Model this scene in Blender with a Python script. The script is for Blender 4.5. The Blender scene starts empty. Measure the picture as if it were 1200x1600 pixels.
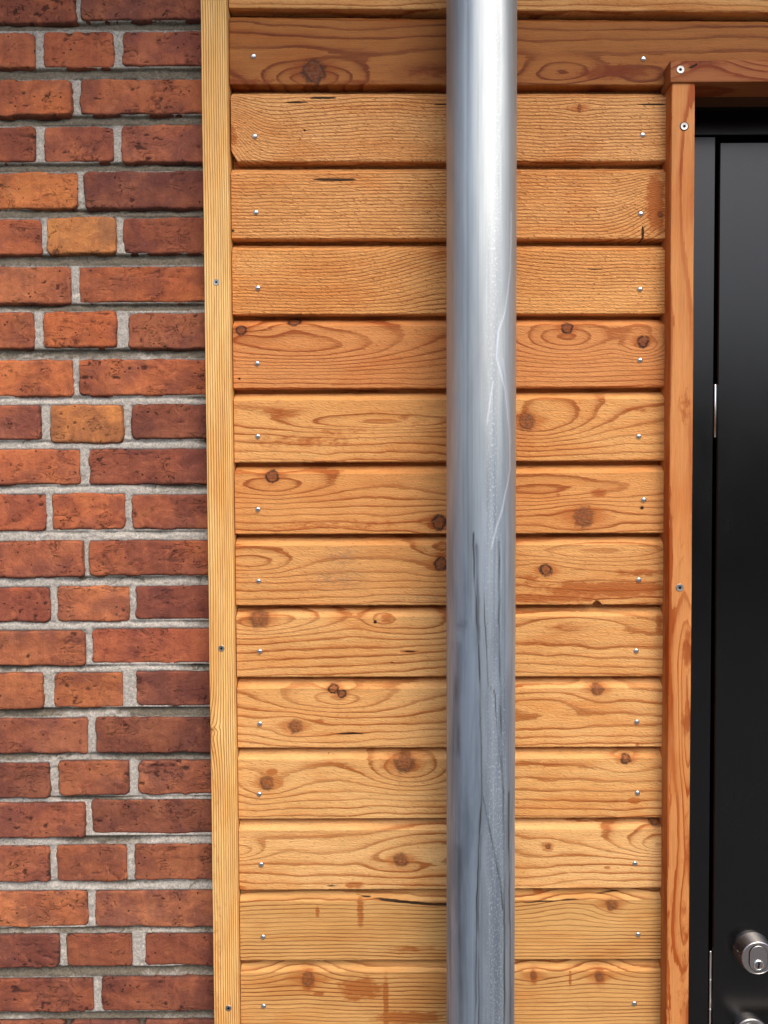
import bpy, math, random
import numpy as np
from mathutils import Matrix, Vector

# ---------------------------------------------------------------- camera, light, exposure
SC = bpy.context.scene
CX, CY, CZ = 0.0, -1.10, 1.70
FPX = 1155.0                                   # focal length in photograph pixels (1600 high)
ROT = Matrix.Rotation(math.radians(90 - 1.8), 3, 'X') @ Matrix.Rotation(math.radians(-0.32), 3, 'Z')
cam_d = bpy.data.cameras.new('camera'); cam = bpy.data.objects.new('camera', cam_d)
SC.collection.objects.link(cam)
cam.location = (CX, CY, CZ); cam.rotation_euler = ROT.to_euler()
cam_d.sensor_fit = 'VERTICAL'; cam_d.sensor_height = 36.0; cam_d.lens = FPX / 1600 * 36
cam_d.clip_start = 0.02; cam_d.clip_end = 500
SC.camera = cam
SC.view_settings.view_transform = 'Standard'; SC.view_settings.look = 'None'
SC.view_settings.gamma = 1; SC.view_settings.use_curve_mapping = False
SC.view_settings.exposure = 1.06
SUN_EL, SUN_AZ = 56, 28                         # elevation; degrees to the right of straight in front of the wall
w = bpy.data.worlds.new('World'); SC.world = w; w.use_nodes = True
wn = w.node_tree.nodes; wl = w.node_tree.links; wn.clear()
sky = wn.new('ShaderNodeTexSky'); sky.sky_type = 'NISHITA'; sky.sun_disc = False
sky.sun_elevation = math.radians(SUN_EL); sky.sun_rotation = math.radians(180 - SUN_AZ)
sky.air_density = 1.0; sky.dust_density = 4.5; sky.ozone_density = 1.0
bg = wn.new('ShaderNodeBackground'); bg.inputs[1].default_value = 0.13
wo = wn.new('ShaderNodeOutputWorld'); wl.new(sky.outputs[0], bg.inputs[0]); wl.new(bg.outputs[0], wo.inputs[0])
sun_d = bpy.data.lights.new('sun', 'SUN'); sun = bpy.data.objects.new('sun', sun_d); SC.collection.objects.link(sun)
sun_d.energy = 0.6; sun_d.angle = math.radians(60); sun_d.color = (1.0, 0.96, 0.88)
_e, _a = math.radians(SUN_EL), math.radians(SUN_AZ)
sdir = Vector((math.sin(_a) * math.cos(_e), -math.cos(_a) * math.cos(_e), math.sin(_e)))
sun.rotation_euler = sdir.to_track_quat('Z', 'Y').to_euler(); sun.location = (1, -3, 4)

# ---------------------------------------------------------------- helpers
C = SC.collection
R3 = np.array(ROT)
def P(px, py, Y):
    """photograph measurement (pixels) -> wall coordinates (X, Z) on the vertical plane Y"""
    d = R3 @ np.array([(px - 600) / FPX, -(py - 800) / FPX, -1.0])
    t = (Y - CY) / d[1]
    return CX + d[0] * t, CZ + d[2] * t
def lin(rgb):
    f = lambda c: (c / 12.92) if c <= 0.04045 else ((c + 0.055) / 1.055) ** 2.4
    return tuple(f(c / 255) for c in rgb)
_rng = np.random.RandomState(7)
_T = _rng.rand(64, 64, 64).astype(np.float32)
def vnoise(x, y, z=0.0):
    """smooth value noise in -1..1"""
    x, y, z = np.broadcast_arrays(np.asarray(x, float), np.asarray(y, float), np.asarray(z, float))
    xi, yi, zi = np.floor(x).astype(int), np.floor(y).astype(int), np.floor(z).astype(int)
    fx, fy, fz = x - xi, y - yi, z - zi
    fx, fy, fz = [f * f * f * (f * (f * 6 - 15) + 10) for f in (fx, fy, fz)]
    r = 0
    for a in (0, 1):
        for b in (0, 1):
            for c in (0, 1):
                r = r + _T[(xi + a) % 64, (yi + b) % 64, (zi + c) % 64] * (fx if a else 1 - fx) * (fy if b else 1 - fy) * (fz if c else 1 - fz)
    return r * 2 - 1
def fbm(x, y, z=0.0, o=4):
    s = 0; a = 1; t = 0
    for i in range(o):
        s = s + a * vnoise(x * 2 ** i + 7.3 * i, y * 2 ** i + 3.1 * i, z + 5.7 * i); t += a; a *= 0.5
    return s / t * 1.5
def sstep(a, b, x):
    t = np.clip((x - a) / (b - a), 0, 1); return t * t * (3 - 2 * t)

def link(o, parent=None):
    C.objects.link(o)
    if parent is not None: o.parent = parent
    return o
def empty(name, loc, label, cat, group=None):
    o = bpy.data.objects.new(name, None); link(o); o.location = loc; o.empty_display_size = 0.1
    o['label'] = label; o['category'] = cat
    if group: o['group'] = group
    o['kind'] = 'thing'
    return o
def mesh_obj(name, verts, faces, mat, parent=None, smooth=False, attrs=None, origin=(0, 0, 0)):
    """verts in world coordinates; faces a list of lists or an (n,4) array"""
    v = np.asarray(verts, np.float64) - np.array(origin)
    me = bpy.data.meshes.new(name)
    if isinstance(faces, np.ndarray):
        n = len(faces); k = faces.shape[1]
        me.vertices.add(len(v)); me.vertices.foreach_set('co', v.astype(np.float32).ravel())
        me.loops.add(n * k); me.loops.foreach_set('vertex_index', faces.astype(np.int32).ravel())
        me.polygons.add(n); me.polygons.foreach_set('loop_start', np.arange(0, n * k, k, dtype=np.int32))
        me.update(calc_edges=True)
    else:
        me.from_pydata(v.tolist(), [], [list(map(int, f)) for f in faces]); me.update()
    if smooth: me.polygons.foreach_set('use_smooth', [True] * len(me.polygons))
    for k_, a in (attrs or {}).items():
        a = np.asarray(a, np.float32)
        if a.ndim == 2:
            at = me.attributes.new(k_, 'FLOAT_VECTOR', 'POINT'); at.data.foreach_set('vector', a.ravel())
        else:
            at = me.attributes.new(k_, 'FLOAT', 'POINT'); at.data.foreach_set('value', a)
    if mat: me.materials.append(mat)
    o = bpy.data.objects.new(name, me)
    po = parent.matrix_basis.translation if parent is not None else Vector((0, 0, 0))
    link(o, parent)
    if parent is not None:
        pw = Vector((0, 0, 0)); q = parent
        while q is not None: pw += q.location; q = q.parent
        o.location = Vector(origin) - pw
    else: o.location = origin
    return o
def grid_faces(nu, nv, off=0, flip=False):
    i, j = np.meshgrid(np.arange(nu - 1), np.arange(nv - 1), indexing='ij')
    a = (i * nv + j).ravel() + off
    f = np.stack([a, a + nv, a + nv + 1, a + 1], 1)
    return f[:, ::-1] if flip else f
class Mesh:
    def __init__(s): s.v = []; s.f = []
    def box(s, x0, x1, y0, y1, z0, z1, b=0.0):
        n = len(s.v)
        if b <= 0:
            s.v += [(x0,y0,z0),(x1,y0,z0),(x1,y1,z0),(x0,y1,z0),(x0,y0,z1),(x1,y0,z1),(x1,y1,z1),(x0,y1,z1)]
            s.f += [[n+i for i in q] for q in ((0,3,2,1),(4,5,6,7),(0,1,5,4),(1,2,6,5),(2,3,7,6),(3,0,4,7))]
        else:
            # chamfered box: 24 vertices
            X=(x0,x1);Y=(y0,y1);Z=(z0,z1); idx={}
            for i in (0,1):
                for j in (0,1):
                    for k in (0,1):
                        sx,sy,sz=[(b if q==0 else -b) for q in (i,j,k)]
                        for ax,p in enumerate(((X[i],Y[j]+sy,Z[k]+sz),(X[i]+sx,Y[j],Z[k]+sz),(X[i]+sx,Y[j]+sy,Z[k]))):
                            idx[i,j,k,ax]=len(s.v); s.v.append(p)
            for q in (0,1):
                f=[idx[q,0,0,0],idx[q,1,0,0],idx[q,1,1,0],idx[q,0,1,0]]; s.f.append(f if q else f[::-1])
                f=[idx[0,q,0,1],idx[1,q,0,1],idx[1,q,1,1],idx[0,q,1,1]]; s.f.append(f[::-1] if q else f)
                f=[idx[0,0,q,2],idx[1,0,q,2],idx[1,1,q,2],idx[0,1,q,2]]; s.f.append(f if q else f[::-1])
            for i in (0,1):
                for j in (0,1):
                    a=[idx[i,j,0,0],idx[i,j,0,1],idx[i,j,1,1],idx[i,j,1,0]]; s.f.append(a if (i+j)%2 else a[::-1])
                    a=[idx[i,0,j,0],idx[i,0,j,2],idx[i,1,j,2],idx[i,1,j,0]]; s.f.append(a if (i+j)%2==0 else a[::-1])
                    a=[idx[0,i,j,1],idx[0,i,j,2],idx[1,i,j,2],idx[1,i,j,1]]; s.f.append(a if (i+j)%2 else a[::-1])
            for i in (0,1):
                for j in (0,1):
                    for k in (0,1):
                        f=[idx[i,j,k,a] for a in (0,1,2)]; s.f.append(f if (i+j+k)%2 else f[::-1])
        return s
    def lathe(s, cx, cz, prof, n=40, sx=1.0, sz=1.0):
        """prof: (radius, Y) from the wall outwards; axis along Y"""
        o = len(s.v)
        for r, y in prof:
            for k in range(n):
                a = 2 * math.pi * k / n; s.v.append((cx + r * sx * math.cos(a), y, cz + r * sz * math.sin(a)))
        for i in range(len(prof) - 1):
            for k in range(n):
                a = o + i * n + k; b = o + i * n + (k + 1) % n; s.f.append([a, b, b + n, a + n])
        s.f.append([o + (len(prof) - 1) * n + k for k in range(n)]); s.f.append([o + k for k in range(n)][::-1])
        return s
    def build(s, name, mat, parent=None, origin=(0, 0, 0), smooth=False, angle=None):
        o = mesh_obj(name, s.v, s.f, mat, parent, smooth, origin=origin)
        if angle: o.data.set_sharp_from_angle(angle=math.radians(angle))
        return o

# ---------------------------------------------------------------- material tools
class NT:
    def __init__(s, name):
        s.m = bpy.data.materials.new(name); s.m.use_nodes = True; s.t = s.m.node_tree
        s.b = s.t.nodes['Principled BSDF']; s.L = s.t.links
    def put(s, sock, v):
        if isinstance(v, (int, float)): sock.default_value = v
        elif isinstance(v, tuple):
            sock.default_value = (v + (1.0,)) if len(v) == 3 and len(sock.default_value) == 4 else v
        else: s.L.new(v, sock)
    def math(s, op, a, b=0.0, c=None, clamp=False):
        n = s.t.nodes.new('ShaderNodeMath'); n.operation = op; n.use_clamp = clamp
        s.put(n.inputs[0], a); s.put(n.inputs[1], b)
        if c is not None: s.put(n.inputs[2], c)
        return n.outputs[0]
    def mul(s, a, b): return s.math('MULTIPLY', a, b)
    def add(s, a, b): return s.math('ADD', a, b)
    def sub(s, a, b): return s.math('SUBTRACT', a, b)
    def step(s, v, a, b, lo=0.0, hi=1.0):
        n = s.t.nodes.new('ShaderNodeMapRange'); n.interpolation_type = 'SMOOTHSTEP'
        s.put(n.inputs[0], v); n.inputs[1].default_value = a; n.inputs[2].default_value = b
        n.inputs[3].default_value = lo; n.inputs[4].default_value = hi; return n.outputs[0]
    def attr(s, name, vec=False):
        n = s.t.nodes.new('ShaderNodeAttribute'); n.attribute_name = name
        return n.outputs['Vector'] if vec else n.outputs['Fac']
    def pos(s):
        return s.t.nodes.new('ShaderNodeNewGeometry').outputs['Position']
    def objcol(s): return s.t.nodes.new('ShaderNodeObjectInfo').outputs['Color']
    def objrand(s): return s.t.nodes.new('ShaderNodeObjectInfo').outputs['Random']
    def map(s, v, scale, loc=(0, 0, 0), rot=(0, 0, 0)):
        n = s.t.nodes.new('ShaderNodeMapping'); s.put(n.inputs[0], v)
        n.inputs['Location'].default_value = loc; n.inputs['Rotation'].default_value = rot; n.inputs['Scale'].default_value = scale
        return n.outputs[0]
    def noise(s, v, scale=1.0, detail=2.0, rough=0.5, dist=0.0):
        n = s.t.nodes.new('ShaderNodeTexNoise'); s.put(n.inputs['Vector'], v)
        n.inputs['Scale'].default_value = scale; n.inputs['Detail'].default_value = detail
        n.inputs['Roughness'].default_value = rough; n.inputs['Distortion'].default_value = dist
        return n.outputs[0]
    def voro(s, v, scale, feature='F1'):
        n = s.t.nodes.new('ShaderNodeTexVoronoi'); n.feature = feature; s.put(n.inputs['Vector'], v)
        n.inputs['Scale'].default_value = scale; return n.outputs['Distance']
    def mix(s, f, a, b, mode='MIX'):
        n = s.t.nodes.new('ShaderNodeMix'); n.data_type = 'RGBA'; n.blend_type = mode
        s.put(n.inputs[0], f); s.put(n.inputs[6], a); s.put(n.inputs[7], b); return n.outputs[2]
    def scale(s, col, f):
        n = s.t.nodes.new('ShaderNodeVectorMath'); n.operation = 'SCALE'; s.put(n.inputs[0], col); s.put(n.inputs[3], f); return n.outputs[0]
    def vmul(s, col, v):
        n = s.t.nodes.new('ShaderNodeVectorMath'); n.operation = 'MULTIPLY'; s.put(n.inputs[0], col); s.put(n.inputs[1], v); return n.outputs[0]
    def ramp(s, v, stops):
        n = s.t.nodes.new('ShaderNodeValToRGB'); s.put(n.inputs[0], v); e = n.color_ramp.elements
        for i, (p, c) in enumerate(stops):
            q = e[i] if i < 2 else e.new(p)
            q.position = p; q.color = (c, c, c, 1) if isinstance(c, (int, float)) else c + (1,)
        return n.outputs[0]
    def bump(s, h, strength, dist):
        n = s.t.nodes.new('ShaderNodeBump'); n.inputs['Strength'].default_value = strength
        n.inputs['Distance'].default_value = dist; s.put(n.inputs['Height'], h); return n.outputs[0]
    def out(s, color=None, rough=None, metal=None, normal=None, spec=None):
        if color is not None: s.put(s.b.inputs['Base Color'], color)
        if rough is not None: s.put(s.b.inputs['Roughness'], rough)
        if metal is not None: s.put(s.b.inputs['Metallic'], metal)
        if spec is not None: s.put(s.b.inputs['Specular IOR Level'], spec)
        if normal is not None: s.put(s.b.inputs['Normal'], normal)
        return s.m

def wood_material(name, darkmul=(0.52, 0.31, 0.19), fleck=0.5, rings=1.0, knotcol=(0.17, 0.075, 0.038)):
    """colour of a sawn larch board. Point attributes: ring (growth ring count), gco (along, across), kq/kd (knots),
    stain, crack, mildew. The object's colour is the colour of the pale early wood."""
    n = NT(name)
    g = n.attr('gco', True); ring = n.attr('ring')
    w1 = n.noise(n.map(g, (9, 55, 1)), 1, 3, 0.55); w2 = n.noise(n.map(g, (45, 330, 1)), 1, 2)
    ph = n.add(n.add(ring, n.mul(n.sub(w1, 0.5), 0.55)), n.mul(n.sub(w2, 0.5), 0.20))
    fr = n.math('FRACT', ph)
    band = n.ramp(fr, [(0.0, 0.30), (0.07, 0.0), (0.52, 0.08), (0.74, 0.36), (0.87, 1.0), (0.95, 0.9)])
    vary = n.step(n.noise(n.map(g, (5, 26, 1), (3, 1, 0)), 1, 2), 0.3, 0.7, 0.5, 1.15)
    bs = n.math('MULTIPLY', n.mul(band, vary), rings, clamp=True)
    light = n.objcol()
    dark = n.vmul(light, darkmul)
    col = n.mix(bs, light, dark)
    blot = n.noise(n.map(g, (7, 14, 1), (9, 4, 0)), 1, 3, 0.6)
    col = n.mix(n.step(blot, 0.35, 0.70, 0.0, 0.60), col, n.vmul(col, (0.88, 0.76, 0.62)))
    fib = n.noise(n.map(g, (35, 1500, 1)), 1, 3, 0.6)
    fib2 = n.noise(n.map(g, (12, 420, 1)), 1, 2, 0.6)
    # rough-sawn nap: short slanting dashes
    gr = n.map(g, (1, 1, 1), (0, 0, 0), (0, 0, 0.42))
    fl = n.noise(n.map(gr, (160, 620, 1)), 1, 2, 0.6)
    gr2 = n.map(g, (1, 1, 1), (2, 0, 0), (0, 0, 0.12))
    fl2 = n.noise(n.map(gr2, (95, 720, 1)), 1, 2, 0.5)
    flk = n.mul(n.step(fl, 0.56, 0.72), fleck)
    col = n.scale(col, n.add(0.50, n.add(n.mul(fib, 0.56), n.mul(fib2, 0.42))))
    col = n.mix(n.mul(flk, 0.75), col, n.vmul(light, (0.42, 0.28, 0.19)))
    lt = n.mul(n.step(fl2, 0.60, 0.74), fleck)
    col = n.mix(n.mul(lt, 0.55), col, n.vmul(light, (1.25, 1.28, 1.25)))
    # broad reddish heartwood flushes
    hw = n.step(n.noise(n.map(g, (4.5, 22, 1), (6, 2, 0)), 1, 3, 0.6, 0.6), 0.46, 0.70, 0.0, 0.65)
    col = n.mix(hw, col, n.vmul(col, (0.88, 0.68, 0.50)))
    # stains (soaked-in tannin) and mildew
    st = n.attr('stain'); sn = n.noise(n.map(g, (60, 150, 1), (4, 7, 0)), 1, 4, 0.65)
    sf = n.step(n.add(st, n.mul(n.sub(sn, 0.5), 1.3)), 0.35, 0.75)
    sf = n.mul(sf, n.step(st, 0.02, 0.15))
    col = n.mix(n.mul(sf, 0.80), col, n.vmul(light, (0.50, 0.235, 0.10)))
    mi = n.attr('mildew'); mn = n.noise(n.map(g, (140, 420, 1), (1, 1, 0)), 1, 3, 0.7)
    col = n.mix(n.mul(n.mul(mi, n.step(mn, 0.40, 0.62)), 0.75), col, (0.17, 0.14, 0.10))
    # knots
    kn = n.noise(n.map(g, (260, 260, 1)), 1, 2)
    kr = n.math('SQRT', n.math('MAXIMUM', n.attr('kq'), 0.0))
    kr = n.add(kr, n.add(n.mul(n.sub(kn, 0.5), 0.32), n.mul(n.sub(n.noise(n.map(g, (110, 110, 1)), 1, 2), 0.5), 0.95))); kd = n.attr('kd')
    halo = n.step(kr, 0.9, 2.6, 1.0, 0.0)
    col = n.mix(n.mul(halo, 0.30), col, n.vmul(light, (0.60, 0.32, 0.17)))
    kh = n.step(n.add(n.attr('kh'), n.mul(n.sub(n.noise(n.map(g, (50, 170, 1), (2, 5, 0)), 1, 3, 0.6), 0.5), 0.7)), 0.30, 0.85)
    col = n.mix(n.mul(kh, 0.6), col, n.vmul(light, (0.58, 0.30, 0.15)))
    inside = n.step(kr, 0.78, 1.15, 1.0, 0.0)
    kring = n.step(n.math('SINE', n.mul(kr, 17.0)), -0.4, 1.0, 0.90, 1.12)
    kcol = n.mix(n.step(kn, 0.4, 0.65), n.vmul(light, (0.42, 0.24, 0.16)), knotcol)
    chk = n.step(n.noise(n.map(g, (420, 900, 1)), 1, 3, 0.7), 0.57, 0.68)
    kcol = n.mix(n.mul(chk, 0.6), kcol, (0.05, 0.025, 0.015))
    col = n.mix(n.mul(inside, 0.9), col, n.scale(kcol, kring))
    rim = n.mul(n.mul(n.step(kr, 0.62, 0.96), n.step(kr, 1.0, 1.45, 1.0, 0.0)), n.step(n.noise(n.map(g, (180, 180, 1), (9, 9, 0)), 1, 2), 0.30, 0.52, 0.35, 1.0))
    col = n.mix(n.mul(rim, n.mul(kd, 0.9)), col, (0.035, 0.018, 0.013))
    cr = n.step(n.add(n.attr('crack'), n.mul(n.sub(w2, 0.5), 0.5)), 0.42, 0.62)
    col = n.mix(n.mul(cr, 0.93), col, (0.016, 0.008, 0.004))
    h = n.add(n.add(n.mul(band, 0.35), n.mul(fib, 0.35)), n.add(n.mul(fl, 0.9 * fleck), n.mul(fl2, 0.7 * fleck)))
    h = n.sub(h, n.mul(cr, 2.5)); h = n.sub(h, n.mul(n.mul(rim, kd), 0.8))
    return n.out(color=col, rough=n.add(0.52, n.mul(fib, 0.2)), normal=n.bump(h, 0.9, 0.0016), spec=0.22)

def brick_material():
    n = NT('fired_clay')
    p = n.attr('bco', True); col = n.objcol()
    big = n.noise(p, 16, 3, 0.6); med = n.noise(p, 60, 4, 0.65, 0.6); fine = n.noise(p, 520, 3, 0.7); grit = n.noise(p, 1300, 2, 0.6)
    c = n.mix(n.step(big, 0.42, 0.62), col, n.vmul(col, (0.64, 0.66, 0.85)))
    c = n.mix(n.step(n.noise(n.map(p, (1, 1, 1.8), (5, 5, 5)), 9, 3, 0.6), 0.46, 0.66, 0, 0.8), c, n.vmul(c, (1.22, 1.34, 1.3)))
    c = n.mix(n.step(big, 0.44, 0.28), c, n.vmul(col, (1.15, 1.25, 1.15)))
    c = n.mix(n.step(med, 0.52, 0.72, 0, 0.75), c, n.vmul(col, (0.62, 0.58, 0.70)))
    c = n.mix(n.step(med, 0.44, 0.30, 0, 0.5), c, n.vmul(col, (1.25, 1.45, 1.5)))
    streak = n.noise(n.map(p, (140, 140, 14)), 1, 3, 0.6)
    c = n.scale(c, n.add(0.46, n.add(n.mul(fine, 0.70), n.mul(streak, 0.38))))
    e = n.attr('edge')
    ed = n.step(n.add(e, n.mul(n.sub(med, 0.5), 1.0)), 0.35, 1.0)
    c = n.mix(n.mul(ed, 0.62), c, (0.055, 0.034, 0.028))
    cav = n.attr('pit')
    c = n.mix(n.mul(n.step(cav, 0.15, 0.9), 0.75), c, (0.030, 0.015, 0.012))
    pits = n.mul(n.step(n.voro(p, 95), 0.16, 0.09), n.step(n.noise(p, 40, 1), 0.53, 0.62))
    c = n.mix(n.mul(pits, 0.8), c, (0.03, 0.015, 0.01))
    rd = n.noise(n.map(p, (1, 1, 2.4)), 26, 4, 0.6, 1.6)
    crk = n.mul(n.step(n.math('ABSOLUTE', n.sub(rd, 0.5)), 0.011, 0.002), n.step(n.noise(p, 26, 2), 0.52, 0.60))
    c = n.mix(n.mul(crk, 0.85), c, (0.025, 0.013, 0.010))
    lime = n.mul(n.step(n.noise(p, 230, 3, 0.7), 0.66, 0.76), n.step(n.noise(p, 22, 2), 0.52, 0.68))
    c = n.mix(n.mul(lime, 0.5), c, (0.42, 0.35, 0.31))
    h = n.add(n.add(n.mul(med, 1.3), n.mul(fine, 0.55)), n.mul(grit, 0.25)); h = n.sub(h, n.add(n.mul(pits, 1.4), n.mul(crk, 1.6)))
    return n.out(color=c, rough=0.88, normal=n.bump(h, 0.9, 0.0024), spec=0.2)
def mortar_material():
    n = NT('lime_mortar')
    p = n.pos(); gr = n.attr('grime_shade')
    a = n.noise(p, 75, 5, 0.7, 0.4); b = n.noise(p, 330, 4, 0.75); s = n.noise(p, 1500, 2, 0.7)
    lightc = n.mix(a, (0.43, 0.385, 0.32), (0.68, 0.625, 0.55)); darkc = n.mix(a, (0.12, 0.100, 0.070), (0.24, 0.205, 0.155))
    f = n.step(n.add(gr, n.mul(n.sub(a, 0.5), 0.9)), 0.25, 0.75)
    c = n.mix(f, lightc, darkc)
    c = n.scale(c, n.add(0.62, n.mul(n.step(b, 0.34, 0.66), 0.55)))
    c = n.mix(n.mul(n.step(n.noise(p, 760, 2, 0.6), 0.62, 0.72), 0.45), c, (0.05, 0.043, 0.035))
    c = n.mix(n.step(s, 0.62, 0.72, 0, 0.6), c, (0.07, 0.06, 0.05))
    h = n.add(n.mul(b, 0.8), n.mul(s, 0.6))
    return n.out(color=c, rough=0.95, normal=n.bump(h, 0.8, 0.0016), spec=0.15)

def metal_material(name, col, rough, spots=0.0, brush=0.0):
    n = NT(name); p = n.pos()
    a = n.noise(p, 900, 3, 0.7); b = n.noise(n.map(p, (1, 1, 40)), 60, 2, 0.6)
    c = n.mix(n.step(a, 0.4, 0.75, 0, spots), col, tuple(x * 0.45 for x in col))
    return n.out(color=c, metal=1.0, rough=n.add(rough, n.mul(n.sub(b, 0.5), 0.15)), normal=n.bump(b, brush, 0.0004) if brush else None)

M_PLANK = wood_material('larch_sawn', fleck=0.7)
M_ROUGH = wood_material('larch_rough_sawn', fleck=1.5, darkmul=(0.44, 0.27, 0.16))
M_DARKW = wood_material('larch_heartwood', fleck=0.4, darkmul=(0.46, 0.28, 0.24))
M_LINES = wood_material('larch_close_grained', fleck=0.25, darkmul=(0.42, 0.24, 0.15))
M_BATTEN = wood_material('larch_planed_pale', fleck=0.0, rings=1.6, darkmul=(0.56, 0.33, 0.14))
M_TRIM = wood_material('larch_planed_orange', fleck=0.06, darkmul=(0.58, 0.30, 0.14))
M_BRICK = brick_material(); M_MORTAR = mortar_material()
M_NAIL = metal_material('stainless_nail', (0.72, 0.71, 0.70), 0.16)
M_SCREW = metal_material('zinc_screw', (0.46, 0.45, 0.42), 0.45, 0.6)
M_STEEL = metal_material('brushed_steel', (0.50, 0.48, 0.46), 0.30, 0.2)
M_BRIGHT = metal_material('polished_steel', (0.85, 0.84, 0.82), 0.18)
def flat(name, col, rough=0.8, spec=0.3):
    n = NT(name); a = n.noise(n.pos(), 80, 4, 0.6)
    return n.out(color=n.scale(n.mix(0.0, col, col), n.add(0.75, n.mul(a, 0.5))), rough=rough, spec=spec)
M_BLACK = flat('black_void', (0.006, 0.006, 0.006), 0.9, 0.1)
M_RUBBER = flat('black_rubber', (0.010, 0.009, 0.008), 0.8, 0.1)
def door_paint():
    n = NT('black_door_paint'); p = n.pos()
    big = n.noise(n.map(p, (1, 1, 0.6)), 14, 3, 0.6); peel = n.noise(p, 900, 2, 0.6)
    dust = n.step(n.noise(p, 260, 3, 0.8), 0.70, 0.78); sc = n.mul(n.step(n.noise(n.map(p, (120, 120, 25)), 1, 3, 0.7), 0.68, 0.76), 0.5)
    c = n.mix(n.mul(dust, 0.5), n.mix(big, (0.0018, 0.0018, 0.0018), (0.0026, 0.0025, 0.0024)), (0.05, 0.05, 0.05))
    c = n.mix(n.mul(sc, 0.2), c, (0.05, 0.05, 0.05))
    return n.out(color=c, rough=n.add(0.20, n.mul(big, 0.12)), normal=n.bump(peel, 0.12, 0.0003), spec=0.5)
M_DOOR = door_paint()
def zinc_material():
    n = NT('weathered_zinc'); g = n.attr('pco', True)      # pco: (around, up) in metres
    st = n.noise(n.map(g, (520, 4, 1)), 1, 3, 0.6); st2 = n.noise(n.map(g, (150, 1.6, 1), (3, 0, 0)), 1, 3, 0.6)
    pat = n.noise(n.map(g, (38, 4.5, 1), (5, 2, 0)), 1, 4, 0.6, 0.25); sp = n.noise(n.map(g, (420, 260, 1)), 1, 3, 0.7)
    wk = n.attr('work'); sm = n.attr('seam'); tr = n.attr('trail'); pt = n.attr('patina_reflect')
    c = n.mix(n.step(pat, 0.35, 0.68), (0.50, 0.525, 0.515), (0.42, 0.445, 0.45))
    low_zinc = n.mix(n.step(pat, 0.35, 0.66), (0.40, 0.475, 0.555), (0.25, 0.305, 0.365))  # zinc colour lower down, tinted to carry the reflected ground
    c = n.mix(n.step(n.add(pt, n.mul(n.sub(st2, 0.5), 0.9)), 0.1, 0.9), c, low_zinc)
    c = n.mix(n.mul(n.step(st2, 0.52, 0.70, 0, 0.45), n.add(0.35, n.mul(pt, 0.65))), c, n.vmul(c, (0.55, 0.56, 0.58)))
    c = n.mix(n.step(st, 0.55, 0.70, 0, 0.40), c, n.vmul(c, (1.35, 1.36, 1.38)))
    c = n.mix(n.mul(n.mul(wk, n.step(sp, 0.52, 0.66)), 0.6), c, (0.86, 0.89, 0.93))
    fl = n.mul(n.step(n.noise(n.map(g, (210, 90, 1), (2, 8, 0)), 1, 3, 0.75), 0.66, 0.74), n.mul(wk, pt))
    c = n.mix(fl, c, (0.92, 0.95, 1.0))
    c = n.mix(n.mul(tr, 0.55), c, (0.85, 0.88, 0.93))
    c = n.mix(n.mul(sm, 0.92), c, (0.085, 0.085, 0.085))
    r = n.add(n.add(0.44, n.mul(pat, 0.12)), n.add(n.mul(sp, 0.08), n.mul(pt, 0.06)))
    h = n.add(n.mul(st, 0.5), n.mul(n.mul(sp, wk), 0.9)); h = n.sub(h, n.mul(sm, 0.8))
    return n.out(color=c, metal=n.sub(0.95, n.add(n.mul(pt, 0.12), n.mul(fl, 0.5))), rough=r, normal=n.bump(h, 0.5, 0.0006))
M_ZINC = zinc_material()

# ---------------------------------------------------------------- planes
YB, YP, YBAT, YJ, YH, YD = 0.0, -0.030, -0.039, -0.052, -0.055, 0.030

# ---------------------------------------------------------------- ground
def ground():
    n = NT('grey_paving'); p = n.pos()
    a = n.noise(p, 3, 4, 0.6); b = n.noise(p, 60, 3, 0.7)
    c = n.scale(n.mix(a, (0.10, 0.098, 0.096), (0.15, 0.147, 0.143)), n.add(0.75, n.mul(b, 0.5)))
    m = n.out(color=c, rough=0.9, normal=n.bump(b, 0.4, 0.002))
    xs = np.linspace(-120, 120, 25); ys = np.linspace(-120, 120, 25)
    X, Y = np.meshgrid(xs, ys, indexing='ij')
    o = mesh_obj('ground', np.stack([X.ravel(), Y.ravel(), np.zeros(X.size)], 1), grid_faces(25, 25), m)
    o['kind'] = 'structure'
ground()
def reflection_hedge():  # unseen; added and sized so the black door mirrors something dark
    n = NT('reflection_hedge_leaves'); p = n.pos(); a = n.noise(p, 9, 4, 0.7)
    m = n.out(color=n.mix(a, (0.012, 0.025, 0.008), (0.05, 0.08, 0.03)), rough=0.7, spec=0.2)
    xs = np.linspace(-30, 30, 240); t = np.linspace(0, 1, 40)
    X, T = np.meshgrid(xs, t, indexing='ij')
    Y = np.where(T < 0.45, -11.5, np.where(T > 0.55, -13.0, -11.5 - (T - 0.45) * 15)); Z = np.where(T < 0.45, T / 0.45 * 3.9, np.where(T > 0.55, (1 - T) / 0.45 * 3.9, 3.9))
    Y = Y + 0.22 * fbm(X * 1.4, Z * 1.4, 1.0, 4); Z = Z + np.minimum(Z, 1) * 0.35 * fbm(X * 0.5, X * 0 + T * 3, 4.0, 4)
    o = mesh_obj('reflection_hedge', np.stack([X.ravel(), Y.ravel(), Z.ravel()], 1), grid_faces(240, 40), m, None, True)
    o['kind'] = 'stuff'; o['label'] = 'unseen dark green hedgerow added across the paved yard for the door to reflect'; o['category'] = 'reflection_hedge'
reflection_hedge()

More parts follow.
